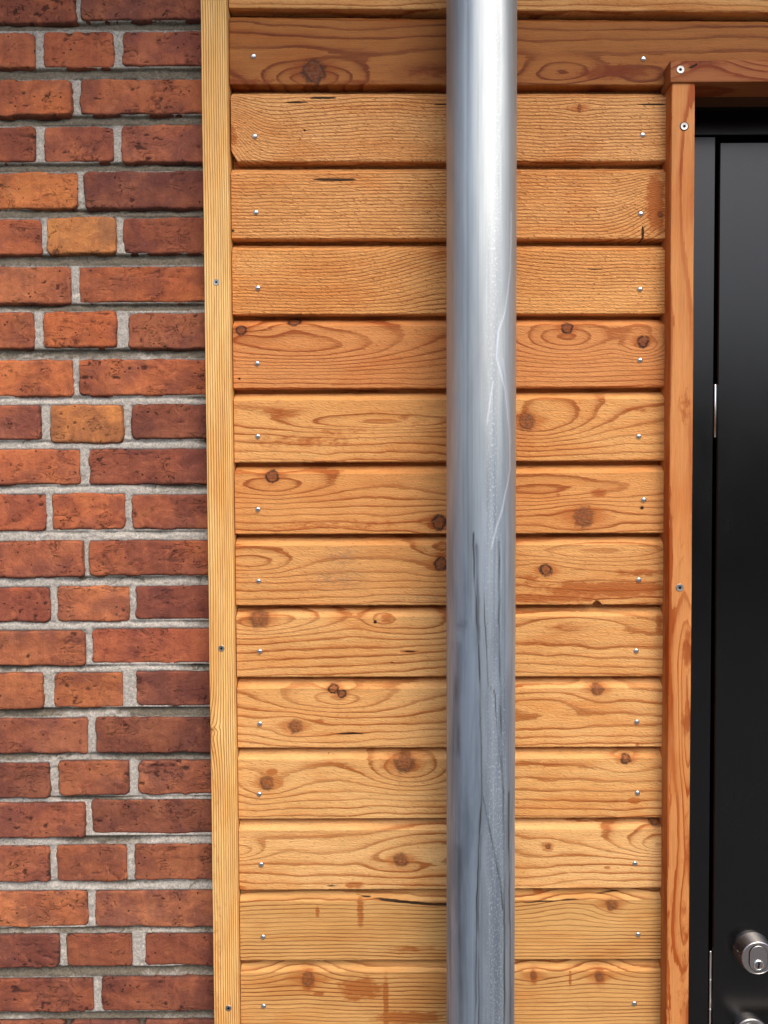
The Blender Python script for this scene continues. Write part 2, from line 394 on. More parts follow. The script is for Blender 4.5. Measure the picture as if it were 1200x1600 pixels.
# ---------------------------------------------------------------- brick wall
wall = empty('brick_wall', (-0.6, 0.0, 0.0), 'red brick wall with pale rough mortar joints, left of the timber cladding', 'wall')
ROWS = [  # top, bottom, [(x0, x1, dtop, dbottom, colour)], grime of the bed joint below
 (-26, 33, [(-110,118,0,2,(165,80,55)),(125,350,0,-1,(142,72,58))], .9),
 (48,105, [(-60,55,1,1,(165,80,55)),(66,178,0,0,(163,76,52)),(190,350,-1,-2,(160,80,62))], .9),
 (123,180, [(-110,113,1,1,(187,90,50)),(124,350,-1,-1,(165,82,55))], .8),
 (195,253, [(-60,56,1,0,(152,72,50)),(66,178,0,0,(155,75,55)),(188,350,0,2,(155,78,60))], .75),
 (268,326, [(-110,122,0,0,(197,102,52)),(131,350,0,1,(118,60,52))], .75),
 (339,397, [(-50,66,1,1,(165,78,50)),(72,182,-1,0,(192,110,58)),(191,350,0,-1,(130,62,47))], .8),
 (415,474, [(-110,112,0,1,(167,84,55)),(122,350,0,-1,(172,80,45))], .65),
 (487,545, [(-60,54,0,0,(168,82,50)),(67,183,-1,-2,(182,84,45)),(200,350,2,1,(140,70,52))], .6),
 (561,619, [(-110,115,0,0,(192,94,52)),(123,350,0,0,(172,82,50))], .18),
 (632,688, [(-50,64,0,-1,(160,80,60)),(78,193,0,4,(197,112,58)),(205,350,0,-1,(120,60,50))], .2),
 (701,757, [(-110,126,0,0,(186,90,55)),(138,350,0,1,(132,62,50))], .22),
 (771,829, [(-40,73,-1,1,(180,82,50)),(81,196,-1,-1,(182,86,52)),(205,350,1,-1,(150,72,52))], .12),
 (844,901, [(-110,132,0,1,(162,80,57)),(139,350,0,-1,(162,77,50))], .28),
 (915,971, [(-40,79,1,1,(165,75,50)),(88,203,0,0,(187,96,60)),(211,350,0,-2,(122,58,52))], .15),
 (983,1039,[(-110,134,1,1,(160,82,56)),(143,350,-1,-2,(156,70,50))], .3),
 (1050,1106,[(-40,68,0,2,(167,87,55)),(83,193,0,0,(166,84,50)),(211,350,-1,-2,(122,60,50))], .62),
 (1120,1177,[(-110,138,1,1,(142,72,56)),(149,350,0,0,(114,58,47))], .5),
 (1188,1244,[(-40,79,3,2,(110,55,47)),(91,203,0,-1,(146,74,52)),(216,350,0,-2,(150,77,56))], .35),
 (1251,1307,[(-110,134,2,2,(146,72,55)),(142,350,-2,-3,(120,63,52))], .45),
 (1320,1377,[(-40,78,1,1,(150,75,55)),(87,199,0,1,(156,78,50)),(210,350,-1,-1,(138,70,50))], .1),
 (1391,1449,[(-110,138,0,0,(178,92,57)),(147,350,0,1,(160,86,62))], .55),
 (1459,1511,[(-40,93,0,1,(122,58,47)),(103,207,0,1,(126,60,45)),(225,350,0,0,(120,56,45))], .75),
 (1527,1581,[(-110,147,1,0,(140,67,47)),(158,350,-1,-1,(128,62,47))], .7),
 (1594,1650,[(-40,100,0,0,(130,65,50)),(110,215,0,0,(120,58,48)),(226,350,0,0,(125,60,48))], .6)]
XW1 = P(334, 1600, YB)[0] + 0.02          # the wall runs on under the batten
def row_geo(top, bot):
    return P(170, top, YB)[1], P(170, bot, YB)[1]
bricks = []; beds = []
zr = [row_geo(r[0], r[1]) for r in ROWS]
for ri, (top, bot, bl, gm) in enumerate(ROWS):
    zt, zb = zr[ri]
    for (x0, x1, dt, db, col) in bl:
        ym = (top + bot) / 2
        X0 = P(x0, ym, YB)[0]; X1 = P(x1, ym, YB)[0]
        bricks.append((X0, min(X1, XW1), P(170, bot + db, YB)[1], P(170, top + dt, YB)[1], col, True))
    # more of the course, beyond the left edge of the photograph
    left = P(bl[0][0], (top + bot) / 2, YB)[0]
    k = 0
    while left > -1.15:
        wd = 0.228 if len(bl) == 2 else 0.108
        if len(bl) == 3 and k % 2 == 0: wd = 0.108
        c = random.Random(ri * 31 + k).choice([(165,80,55),(140,70,52),(185,92,52),(125,60,50),(158,76,52)])
        bricks.append((left - 0.011 - wd, left - 0.011, zb, zt, c, False)); left -= wd + 0.011; k += 1
def add_far_courses(z_start, direction, count):
    for i in range(count):
        zb_ = z_start + direction * (i * 0.0665) + (0.0 if direction > 0 else -0.054)
        x = XW1; k = i
        while x > -1.15:
            wd = 0.228 if i % 2 else 0.108
            c = random.Random(900 + i * 17 + k).choice([(165,80,55),(140,70,52),(185,92,52),(125,60,50)])
            bricks.append((x - wd, x, zb_, zb_ + 0.054, c, False)); x -= wd + 0.011; k += 1
add_far_courses(zr[0][0] + 0.013, 1, 3)
add_far_courses(zr[-1][1] - 0.013, -1, 3)
rb = random.Random(5)
for bi, (X0, X1, Z0, Z1, col, hero) in enumerate(bricks):
    if hero: nx, nz = max(8, int((X1 - X0) / 0.0021)), 28
    else: nx, nz = 9, 5
    m_ = 0.0022 if hero else 0.0
    if hero:
        xs = np.linspace(X0 - m_, X1 + m_, nx); zs = np.linspace(Z0 - m_, Z1 + m_, nz)
    else:
        xs = np.array([X0, X0 + .002, X0 + .006] + list(np.linspace(X0 + .02, X1 - .02, 3)) + [X1 - .006, X1 - .002, X1]); zs = np.array([Z0, Z0 + .004, (Z0 + Z1) / 2, Z1 - .004, Z1])
    X, Z = np.meshgrid(xs, zs, indexing='ij'); sd = bi * 3.7
    cx, cz = (X0 + X1) / 2, (Z0 + Z1) / 2; hx, hz = (X1 - X0) / 2, (Z1 - Z0) / 2
    wx = X + 0.0019 * fbm(X * 70, Z * 70, sd, 4); wz = Z + 0.0016 * fbm(X * 40, Z * 60, sd + 9, 4)
    rc = 0.0050 + 0.0060 * (0.5 + 0.5 * vnoise(np.sign(X - cx) * 3.3 + 7, np.sign(Z - cz) * 3.3 + 5, sd))
    qx = np.abs(wx - cx) - hx + rc; qz = np.abs(wz - cz) - hz + rc
    d = np.hypot(np.maximum(qx, 0), np.maximum(qz, 0)) + np.minimum(np.maximum(qx, qz), 0) - rc
    ew = 0.0026 + 0.0014 * vnoise(X * 50, Z * 50, sd + 2)
    t = np.clip((d + ew) / ew, 0, 1)
    h = -0.0042 * (1 - np.sqrt(np.maximum(1 - t * t, 0)))
    h -= np.clip(d, 0, 0.004) * 3.2
    proud = rb.uniform(-0.0012, 0.0022)
    tx, tz = rb.uniform(-0.012, 0.012), rb.uniform(-0.03, 0.03)
    h += proud + tx * (X - cx) + tz * (Z - cz)
    if hero:
        h += 0.0013 * fbm(X * 22, Z * 30, sd, 3) + 0.00055 * fbm(X * 110, Z * 140, sd, 3)
        # drag folds and cracks
        fold = np.abs(fbm(X * 14 + 1.5 * vnoise(X * 30, Z * 30, sd), Z * 38, sd + 4, 3)); msk = sstep(0.0, 0.5, fbm(X * 12, Z * 20, sd + 6, 2))
        crv = (1 - sstep(0.0, 0.07, fold)) * msk
        hole = sstep(0.72, 0.92, fbm(X * 90, Z * 150, sd + 8, 2)) * sstep(0.1, 0.4, fbm(X * 15, Z * 25, sd + 11, 2))
        h -= 0.0016 * crv + 0.0013 * hole
        pit = np.clip(0.75 * crv + hole, 0, 1)
    else: pit = np.zeros_like(h)
    ed = np.clip((d + 0.0045) / 0.0045, 0, 1)
    V = np.stack([X.ravel(), -h.ravel(), Z.ravel()], 1)
    F = grid_faces(len(xs), len(zs))
    # skirt so the brick has its depth
    nv_ = len(zs); nu_ = len(xs)
    ringi = [i * nv_ for i in range(nu_)] + [(nu_ - 1) * nv_ + j for j in range(1, nv_)] + [i * nv_ + nv_ - 1 for i in range(nu_ - 2, -1, -1)] + [j for j in range(nv_ - 2, 0, -1)]
    base = len(V); V2 = V[ringi].copy(); V2[:, 1] = 0.035
    V = np.concatenate([V, V2]); r = len(ringi)
    F = np.concatenate([F, np.array([[ringi[k], base + k, base + (k + 1) % r, ringi[(k + 1) % r]] for k in range(r)])])
    zz = np.zeros(r)
    bco = V + np.array([sd, sd * 0.37, 0])
    o = mesh_obj('brick', V, F, M_BRICK, wall, True, {'edge': np.concatenate([ed.ravel(), zz + 1]), 'pit': np.concatenate([pit.ravel(), zz]), 'bco': bco}, origin=(cx, 0, cz))
    c = lin(col); c = [0.72 * q + 0.28 * m_ for q, m_ in zip(c, lin((160, 78, 54)))]; gy = sum(c) / 3; c = [(0.9 * q + 0.1 * gy) * k_ for q, k_ in zip(c, (1.24, 1.46, 1.18))]; o.color = (c[0], c[1], c[2], 1)
# mortar
def mortar():
    ztop = zr[0][0] + 0.22; zbot = zr[-1][1] - 0.22
    xs = np.concatenate([np.arange(-1.16, P(-12, 800, YB)[0], 0.012), np.arange(P(-12, 800, YB)[0], XW1 + 0.001, 0.002)])
    zs = np.arange(zbot, ztop, 0.0019)
    X, Z = np.meshgrid(xs, zs, indexing='ij')
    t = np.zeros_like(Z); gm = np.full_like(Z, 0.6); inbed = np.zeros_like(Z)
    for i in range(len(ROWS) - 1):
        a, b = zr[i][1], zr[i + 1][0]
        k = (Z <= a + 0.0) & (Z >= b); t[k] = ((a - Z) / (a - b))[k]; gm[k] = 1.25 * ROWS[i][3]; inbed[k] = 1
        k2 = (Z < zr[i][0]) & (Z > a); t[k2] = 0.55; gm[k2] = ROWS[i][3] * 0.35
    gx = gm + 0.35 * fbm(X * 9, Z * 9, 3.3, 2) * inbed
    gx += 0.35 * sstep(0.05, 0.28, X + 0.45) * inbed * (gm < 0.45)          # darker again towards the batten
    n1 = fbm(X * 60, Z * 110, 1.0, 5); n2 = fbm(X * 18, Z * 25, 8.0, 3)
    h = -0.0072 + 0.0044 * sstep(0.1, 0.8, t) + 0.0020 * n1 + 0.0016 * n2
    flush = 1 - sstep(0.2, 0.6, gx)
    h += 0.0032 * flush
    # ragged lip where the joint ends on the brick below
    h += 0.0022 * sstep(0.62, 0.9, t + 0.18 * fbm(X * 55, Z * 30, 5.0, 3)) * inbed * (1 - flush * 0.6)
    h = np.minimum(h, -0.0012)
    for (x0_, x1_, z0_, z1_, _c, hero_) in bricks:
        ia, ib = np.searchsorted(xs, [x0_ + 0.001, x1_ - 0.001]); ja, jb = np.searchsorted(zs, [z0_ + 0.001, z1_ - 0.001])
        h[ia:ib, ja:jb] = np.minimum(h[ia:ib, ja:jb], -0.0040)
        ia, ib = np.searchsorted(xs, [x0_ + 0.0055, x1_ - 0.0055]); ja, jb = np.searchsorted(zs, [z0_ + 0.0055, z1_ - 0.0055])
        h[ia:ib, ja:jb] = -0.013
    crk = (1 - sstep(0.0, 0.06, np.abs(fbm(X * 16, Z * 60, 13.0, 3)))) * inbed
    h -= 0.0012 * crk
    grime_shade = np.clip(gx * (1.25 - 0.60 * t) + 0.28 * crk, 0, 1)  # row weathering and cracks, plus painted-in shade just under each brick
    o = mesh_obj('mortar', np.stack([X.ravel(), -h.ravel(), Z.ravel()], 1), grid_faces(len(xs), len(zs)), M_MORTAR, wall, True, {'grime_shade': grime_shade.ravel()}, origin=(-0.6, 0, 1.7))
mortar()
bk = Mesh(); bk.box(-1.2, XW1 + 0.004, 0.036, 0.15, 0.0, 2.715); bk.build('wall_core', M_MORTAR, wall)
bk = Mesh(); bk.box(-1.2, XW1, 0.004, 0.034, 0.0, zr[-1][1] - 0.222); bk.box(-1.2, XW1, 0.004, 0.034, zr[0][0] + 0.22, 2.715); bk.build('mortar_bed', M_MORTAR, wall)

# ---------------------------------------------------------------- timber
def pxm(r): return r / (FPX / (YP - CY))          # a photographed length on the cladding, in metres
def timber_attrs(V, u, v, uv0, field, knots, marks, seed):
    """V (n,3) world; u,v along/across coordinates; returns the point attributes"""
    X, Z = V[:, 0], V[:, 2]
    ph = field(u, v, X, Z)
    kq = np.full(len(V), 40.0); kd = np.zeros(len(V)); kh = np.zeros(len(V))
    for (x, y, r, dk, *el) in knots:
        kx, kz = P(x, y, YP); rr = pxm(r); ex = el[0] if el else 1.0
        q = ((X - kx) / (rr * ex)) ** 2 + ((Z - kz) / rr) ** 2
        s = q < kq; kq[s] = q[s]; kd[s] = dk
        kh = np.maximum(kh, np.exp(-((X - kx) / (rr * 3.4)) ** 2 - ((Z - kz - 0.15 * rr) / (rr * 1.25)) ** 2))
    at = {'stain': np.zeros(len(V)), 'crack': np.zeros(len(V)), 'mildew': np.zeros(len(V))}
    for (kind, x, y, sx, sy, amp, *sh) in marks:
        mx, mz = P(x, y, YP); dx = (X - mx) / pxm(sx); slope = sh[0] if sh else 0
        dz = (Z - mz + slope * (X - mx)) / pxm(sy)
        g = amp * np.exp(-(np.abs(dx) ** 2.6) - np.abs(dz) ** 2.2); at[kind] = np.maximum(at[kind], g)
    g = np.stack([u, v + seed * 0.713, np.full(len(V), seed * 1.0)], 1)
    return {'ring': ph, 'kh': kh, 'kq': kq, 'kd': kd, 'gco': g, **at}
def make_field(z0f, z1f, a, b, wave, bumps, knots, seed, knotamp=1.0, along_z=False):
    rs = np.random.RandomState(seed)
    fr = rs.uniform(3, 26, 7); fp = rs.uniform(0, 6.28, 7); fa = rs.uniform(0.4, 1, 7) / (1 + fr / 8)
    def f(u, v, X, Z):
        s = v
        wv = sum(fa[i] * np.sin(u * fr[i] + fp[i] + s * rs_ph[i]) for i in range(7))
        s = s + wave * wv * (1.15 - 0.55 * np.clip(s, 0, 1.2)) + wave * 0.55 * fbm(u * 14, s * 2.2, seed * 1.7, 3)
        ph = a * s + b * s * s
        for (x, y, sx, sy, amp) in bumps:
            mx, mz = P(x, y, YP)
            ph = ph + 1.4 * amp * np.exp(-((X - mx) / pxm(sx)) ** 2 - ((Z - mz) / pxm(sy)) ** 2)
        for (x, y, r, dk, *el) in knots:
            mx, mz = P(x, y, YP); rr = pxm(r); dn = np.clip((Z - mz) / (rr * 1.3), -3, 3)
            fall = np.exp(-((X - mx) / (rr * 4.2)) ** 2 - ((Z - mz) / (rr * 2.3)) ** 2)
            ph = ph + knotamp * 1.6 * np.tanh(dn) * fall * 0.9
        return ph
    rs_ph = rs.uniform(-2, 2, 7)
    return f
WT = (1.13, 1.28, 1.50)
TH = 0.0315; LIP = 0.0198
def plank(i, parent, xl, xr, zbl, zbr, ztl, ztr, mat, col, a, b, wave, knots, bumps, marks, seed, hi=True, notch=(), lchip=0.0):
    """a rebated and bevelled cladding board: lip below, bevel above"""
    nu = max(3, int((xr - xl) / (0.0022 if hi else 0.03))); us = np.linspace(xl, xr, nu)
    f = (us - xl) / (xr - xl)
    z0 = zbl + (zbr - zbl) * f; z1 = ztl + (ztr - ztl) * f
    nf = 44 if hi else 3
    prof = [(TH, 'lo', 0.015), (LIP, 'lo', 0.015), (LIP, 'lo', 0.0), (0.0009, 'lo', 0.0), (0.0, 'lo', 0.0012)]
    prof += [(0.0, 't', k / nf) for k in range(1, nf)] + [(0.0, 'hi', -0.0172), (0.0006, 'hi', -0.0164)]
    nb = 5 if hi else 1
    prof += [(0.0006 + 0.0104 * k / nb, 'hi', -0.0164 + 0.0096 * k / nb) for k in range(1, nb + 1)]
    prof += [(0.0118, 'hi', -0.0063), (0.0203, 'hi', -0.0060), (0.0203, 'hi', 0.012), (TH, 'hi', 0.012)]
    rough_edge = 0.00035 * fbm(us * 220, us * 0 + seed, 0, 3) if hi else np.zeros(nu)
    top_edge = 0.0004 * fbm(us * 60, us * 0 + seed + 5, 0, 3) if hi else np.zeros(nu)
    if lchip: rough_edge = rough_edge + lchip * np.maximum(0, 1 - (us - xl) / 0.0085)
    for (nx_, w_, dep) in notch:
        kx = P(nx_, 900, YP)[0]; rough_edge = rough_edge + dep * np.maximum(0, 1 - ((us - kx) / w_) ** 2) ** 0.5
    cols = []
    for (dy, ref, k) in prof:
        if ref == 'lo': z = z0 + k + (rough_edge if k <= 0.0012 else 0)
        elif ref == 'hi': z = z1 + k + (top_edge if k < 0 else 0)
        else: z = z0 + 0.0012 + rough_edge * (1 - k) + (z1 - 0.0172 + top_edge - z0 - 0.0012) * k
        y = YP + dy + (0.00025 * fbm(us * 8, z * 20, seed, 2) if (hi and ref == 't') else 0)
        cols.append(np.stack([us, np.broadcast_to(y, us.shape), z], 1))
    V = np.stack(cols, 1)                          # nu, np, 3
    npf = len(prof)
    F = grid_faces(nu, npf)
    close = np.array([[i_ * npf + npf - 1, (i_ + 1) * npf + npf - 1, (i_ + 1) * npf, i_ * npf] for i_ in range(nu - 1)])
    Vf = V.reshape(-1, 3)
    faces = [list(q) for q in np.concatenate([F, close])] + [list(range(npf))[::-1][::-1], [(nu - 1) * npf + k for k in range(npf)][::-1]]
    zc0 = zbl + (zbr - zbl) * (Vf[:, 0] - xl) / (xr - xl); zc1 = ztl + (ztr - ztl) * (Vf[:, 0] - xl) / (xr - xl)
    v = (zc1 - Vf[:, 2]) / (zc1 - zc0)
    # sides (lip, underside, back) keep running in the across direction
    v = v + (Vf[:, 1] - YP) * 2.0
    fld = make_field(None, None, a, b, wave, bumps, knots, seed)
    at = timber_attrs(Vf, Vf[:, 0], v, None, fld, knots, marks, seed)
    at['gco'] = np.stack([Vf[:, 0], Vf[:, 2] + (Vf[:, 1] - YP) * 0.8, np.full(len(Vf), seed * 1.37)], 1)
    o = mesh_obj('plank', Vf, faces, mat, parent, True, at, origin=((xl + xr) / 2, YP, float(z0.mean())))
    o.data.set_sharp_from_angle(angle=math.radians(30))
    c = lin(col); o.color = (c[0] * WT[0], c[1] * WT[1], c[2] * WT[2], 1)
    return o

clad = empty('timber_cladding', (0.1, -0.01, 0.0), 'horizontal larch boards with sloping upper edges, nailed up behind the grey downpipe', 'cladding')
BOT = [(-108,-98),(11.5,17.5),(132,133),(252,251),(373,373),(491,490),(607.5,604.5),(722.5,719.5),(834.6,832.7),(946,944.7),
       (1058,1056.7),(1168.7,1167),(1280,1277.5),(1391,1387.6),(1501.6,1499),(1613,1610),(1724,1721),(1836,1832),(1950,1946)]
def bz(k):
    return P(365, BOT[k][0], YP)[1], P(1035, BOT[k][1], YP)[1]
XL = lambda z: P(357, 0, YP)[0]
xL = P(362, 400, YP)[0]; xLb = P(371, 1400, YP)[0]
XLEFT = max(P(359, 60, YP)[0], P(373, 1550, YP)[0]) - 0.0005
XRIGHT = P(1041, 150, YP)[0]
# (material, pale colour, a, b, wave, knots, bumps, marks)
FINE = (190,128,72)
PL = {
 1: (M_PLANK, (215,150,85), 3, 5, .05, [], [], []),
 2: (M_DARKW, (158,94,42), 9, -3.5, .05, [(490,112,16,.75)], [(490,120,75,26,-2.6),(740,128,120,14,-1.2),(880,112,55,18,-2.0),(1010,120,60,20,-1.2)], [('stain',380,128,60,10,.8),('stain',560,128,60,7,.6),('stain',680,112,55,14,.6),('stain',960,112,70,16,.8)]),
 3: (M_ROUGH, (226,158,92), 19, 3, .035, [(905,169,6,.35,.5)], [(350,215,42,50,7.0)], [('crack',505,153,26,2.2,1.0),('crack',465,160,22,1.8,.9),('crack',690,163,14,1.6,.9),('crack',1020,163,26,1.6,1.0),('crack',476,204,3,2,.9),('stain',362,215,12,34,.7)]),
 4: (M_ROUGH, (226,156,88), 22, 1, .03, [(1031,336,4,.5)], [(1045,330,55,60,6.0)], [('crack',528,281,35,2.2,1.1),('crack',362,361,5,2.5,1),('crack',498,280,12,1.5,.8),('stain',1024,320,17,60,.95),('crack',1004,365,2.5,14,.9),('stain',808,268,8,5,.9)]),
 5: (M_ROUGH, (226,154,84), 21, 1, .03, [], [(700,410,80,60,4.0)], [('stain',690,395,30,22,.55),('crack',930,421,16,1.3,.8)]),
 6: (M_PLANK, (208,132,70), 3.5, 4.5, .045, [(377,517,7,1.0),(459,500,8,1.0,1.2),(886,513,8,1.0),(1005,534,8,1.0)], [(455,545,185,32,-3.6),(885,535,90,34,-3.0),(1008,535,40,30,-2.4)], [('crack',374,592,3,2.5,.9),('stain',420,548,10,8,.5),('stain',560,600,130,8,.35)]),
 7: (M_PLANK, (218,150,82), 2.0, 4.1, 0.063, [(822,660,12,.45)], [(600,660,150,15,-2.0),(850,655,85,36,-2.4)], [('stain',440,645,50,12,.62),('stain',470,690,110,16,.62),('stain',640,655,34,20,.55),('stain',560,675,90,10,.5),('stain',830,695,12,8,.5),('stain',1005,640,40,5,.6)]),
 8: (M_PLANK, (215,143,76), 2.1, 4.1, 0.069, [(425,745,9,1.0),(686,817,10,1.0),(912,809,15,.35)], [(420,760,110,24,-1.7),(860,768,170,20,-2.0)], [('stain',520,820,160,12,.55),('stain',935,770,14,8,.9),('stain',872,770,5,20,.55),('crack',1003,794,3.5,3.5,1)]),
 9: (M_PLANK, (213,146,80), 2.2, 4.1, 0.069, [(689,882,9,1.0),(853,892,8.5,1.0)], [(385,880,75,20,-2.2),(690,862,40,22,-1.4),(930,862,135,17,-2.1)], [('mildew',535,872,26,18,.6),('mildew',530,905,40,14,.7),('mildew',650,935,50,6,.5),('stain',950,920,120,15,1.0),('stain',860,935,90,8,.9),('stain',1000,895,50,8,.7),('stain',830,905,20,16,.6),('stain',1010,860,20,12,.4),('stain',690,866,18,12,.7)]),
 10:(M_PLANK, (220,157,90), 2.6, 3.7, 0.063, [(404,968,12,.4,1.25)], [(420,968,100,22,-2.2),(597,968,26,14,-1.3),(660,975,60,22,-1.2),(900,975,90,18,1.2)], [('stain',604,967,12,8,.9),('crack',586,972,3,3,1),('crack',641,1018,17,2.2,.62),('stain',640,1018,20,3,.9),('crack',613,1035,5,1.8,.6),('stain',1030,975,8,24,.8),('stain',880,980,40,9,.55)]),
 11:(M_PLANK, (224,160,92), 2.4, 3.9, 0.069, [(521,1077,6,1.0,1.3),(534,1085,6,1.0),(461,1136,10,.4),(933,1078,9,.5)], [(520,1096,95,22,-1.5),(840,1095,110,22,1.3)], [('crack',548,1146,28,2.0,.85),('stain',499,1127,9,4,1),('stain',996,1163,4,5,.8),('stain',520,1066,30,4,.5)]),
 12:(M_PLANK, (224,163,95), 2.2, 4.1, 0.063, [(632,1193,14,.45),(417,1225,10,.45),(978,1187,7,.9)], [(640,1195,60,36,-2.0),(420,1220,40,20,-1.0)], [('stain',991,1251,12,6,1.1),('stain',425,1206,11,6,.95),('stain',590,1200,60,6,.5),('stain',575,1212,60,12,.35),('crack',513,1180,4,1.6,.7)]),
 13:(M_PLANK, (226,167,100), 2.1, 3.7, 0.069, [(626,1345,10,.4),(856,1323,4,.3),(1026,1283,9,.8)], [(370,1330,42,14,-1.9),(700,1318,100,26,1.3),(1030,1318,75,24,-2.2),(1030,1322,30,12,-1.0)], [('stain',555,1383,16,6,1.1),('crack',520,1384,22,1.6,.7),('stain',949,1356,8,4,.9),('stain',375,1388,12,5,.9)]),
 14:(M_LINES, (206,150,84), 15, 3, .03, [(956,1414,9,.25)], [(900,1415,60,30,1.5)], [('crack',640,1410,60,2.2,1.2,0.10),('crack',692,1413,25,1.8,1.1),('crack',570,1403,20,1.4,.8,0.1),('stain',496,1425,4,14,1),('stain',563,1425,7,34,.85),('stain',640,1482,60,10,.62),('crack',860,1408,60,1.8,.75,-0.06),('stain',843,1395,10,8,.9),('crack',950,1398,30,2.4,.6,-0.1)]),
 15:(M_LINES, (206,148,82), 15, 3, .03, [(481,1531,12,.3,.7),(833,1525,8,.2,.6),(936,1527,9,.25,.7)], [(470,1530,60,40,1.4),(935,1530,40,26,1.0)], [('stain',481,1532,13,20,1.1),('stain',603,1570,5,55,1.1),('stain',565,1545,45,26,.85),('stain',640,1590,60,12,1.0),('stain',498,1553,10,5,1),('stain',834,1527,7,14,.9),('stain',891,1528,3,18,1),('stain',938,1527,11,18,.9)]),
}
NAILS = {2:[(396,88),(1005,92)],3:[(398,213),(1004,211)],4:[(400,332),(1001,334)],5:[(403,450),(1000,452)],6:[(402,568),(1000,563)],7:[(403,682),(998,682)],
 8:[(403,796),(1006,781)],9:[(404,908),(998,906)],10:[(406,1018),(994,1017)],11:[(406,1131),(995,1128)],12:[(405,1241),(996,1239)],13:[(408,1351),(992,1349)],14:[(411,1464),(997,1460)],15:[(412,1572),(991,1568)]}
XFAR = 1.42
planks = {}
def nail_mesh():
    m = Mesh(); r = 0.0039
    m.lathe(0, 0, [(r * 0.8, 0.0005), (r, 0.0), (r * 1.0, -0.0005), (r * 0.90, -0.0012), (r * 0.68, -0.00185), (r * 0.38, -0.0022), (r * 0.1, -0.0023)], 20)
    return m
nail0 = None
def place_nail(parent, X, Z):
    global nail0
    if nail0 is None:
        o = nail_mesh().build('nail', M_NAIL, None, smooth=True); nail0 = o
    else:
        o = nail0.copy(); C.objects.link(o)
    o.parent = parent; pw = Vector((0, 0, 0)); q = parent
    while q is not None: pw += q.location; q = q.parent
    o.location = Vector((X, YP, Z)) - pw
for k in range(1, 19):
    (zl, zr_) = bz(k); (tl, tr) = bz(k - 1)
    hi = k in PL
    spec = PL.get(k, (M_PLANK, (205,145,85), 3, 6, .05, [], [], []))
    mat, col, a, b, wv, kn, bu, mk = spec
    xr = XRIGHT
    if k <= 1:
        sl = (zr_ - zl) / (P(1035, 0, YP)[0] - P(365, 0, YP)[0])
        xr = XFAR; zr2 = zl + (zr_ - zl) * (xr - XLEFT) / (XRIGHT - XLEFT); tr2 = tl + (tr - tl) * (xr - XLEFT) / (XRIGHT - XLEFT)
        o = plank(k, clad, XLEFT, xr, zl, zr2, tl, tr2, mat, col, a, b, wv, kn, bu, mk, 11 + k, hi=True)
    elif k == 2:
        # the board over the doorway: full height to the left, running on above the head trim
        xr = XFAR; f_ = (xr - XLEFT) / (XRIGHT - XLEFT)
        o = plank(k, clad, XLEFT, xr, zl, zl + (zr_ - zl) * f_, tl, tl + (tr - tl) * f_, mat, col, a, b, wv, kn, bu, mk, 11 + k, hi=True)
    else:
        o = plank(k, clad, XLEFT + (0.001 if k == 3 else 0), xr, zl, zr_, tl, tr, mat, col, a, b, wv, kn, bu, mk, 11 + k, hi=hi, notch=[(933, 0.0062, 0.0052)] if k == 9 else (), lchip=0.014 if k == 3 else 0.0)
    planks[k] = o
    for (x, y) in NAILS.get(k, []):
        X, Z = P(x, y, YP); place_nail(o, X, Z)
    if k > 15 :
        for x in (413, 990): X, _ = P(x, 1572, YP); place_nail(o, X, zl + 0.03)
# boards further up
zt = [bz(0)]
for k in range(2):
    zl = zt[-1][0]; zr_ = zt[-1][1]
    f_ = (XFAR - XLEFT) / (XRIGHT - XLEFT)
    plank(30 + k, clad, XLEFT, XFAR, zl, zl + (zr_ - zl) * f_, zl + .108, zl + .108 + (zr_ - zl) * f_, M_PLANK, (190, 130, 75), 3, 6, .05, [], [], [], 60 + k, hi=False)
    zt.append((zl + .108, zr_ + .108))
XJ0 = P(1047, 1000, YJ)[0]; 
bk = Mesh(); bk.box(XLEFT - 0.008, XRIGHT + 0.02, YP + TH + 0.001, 0.12, 0.0, 2.71); bk.box(XRIGHT + 0.02, XFAR, YP + TH + 0.001, 0.12, P(1100, 100, YP)[1], 2.71)
bk.build('sheathing', M_BLACK, clad)

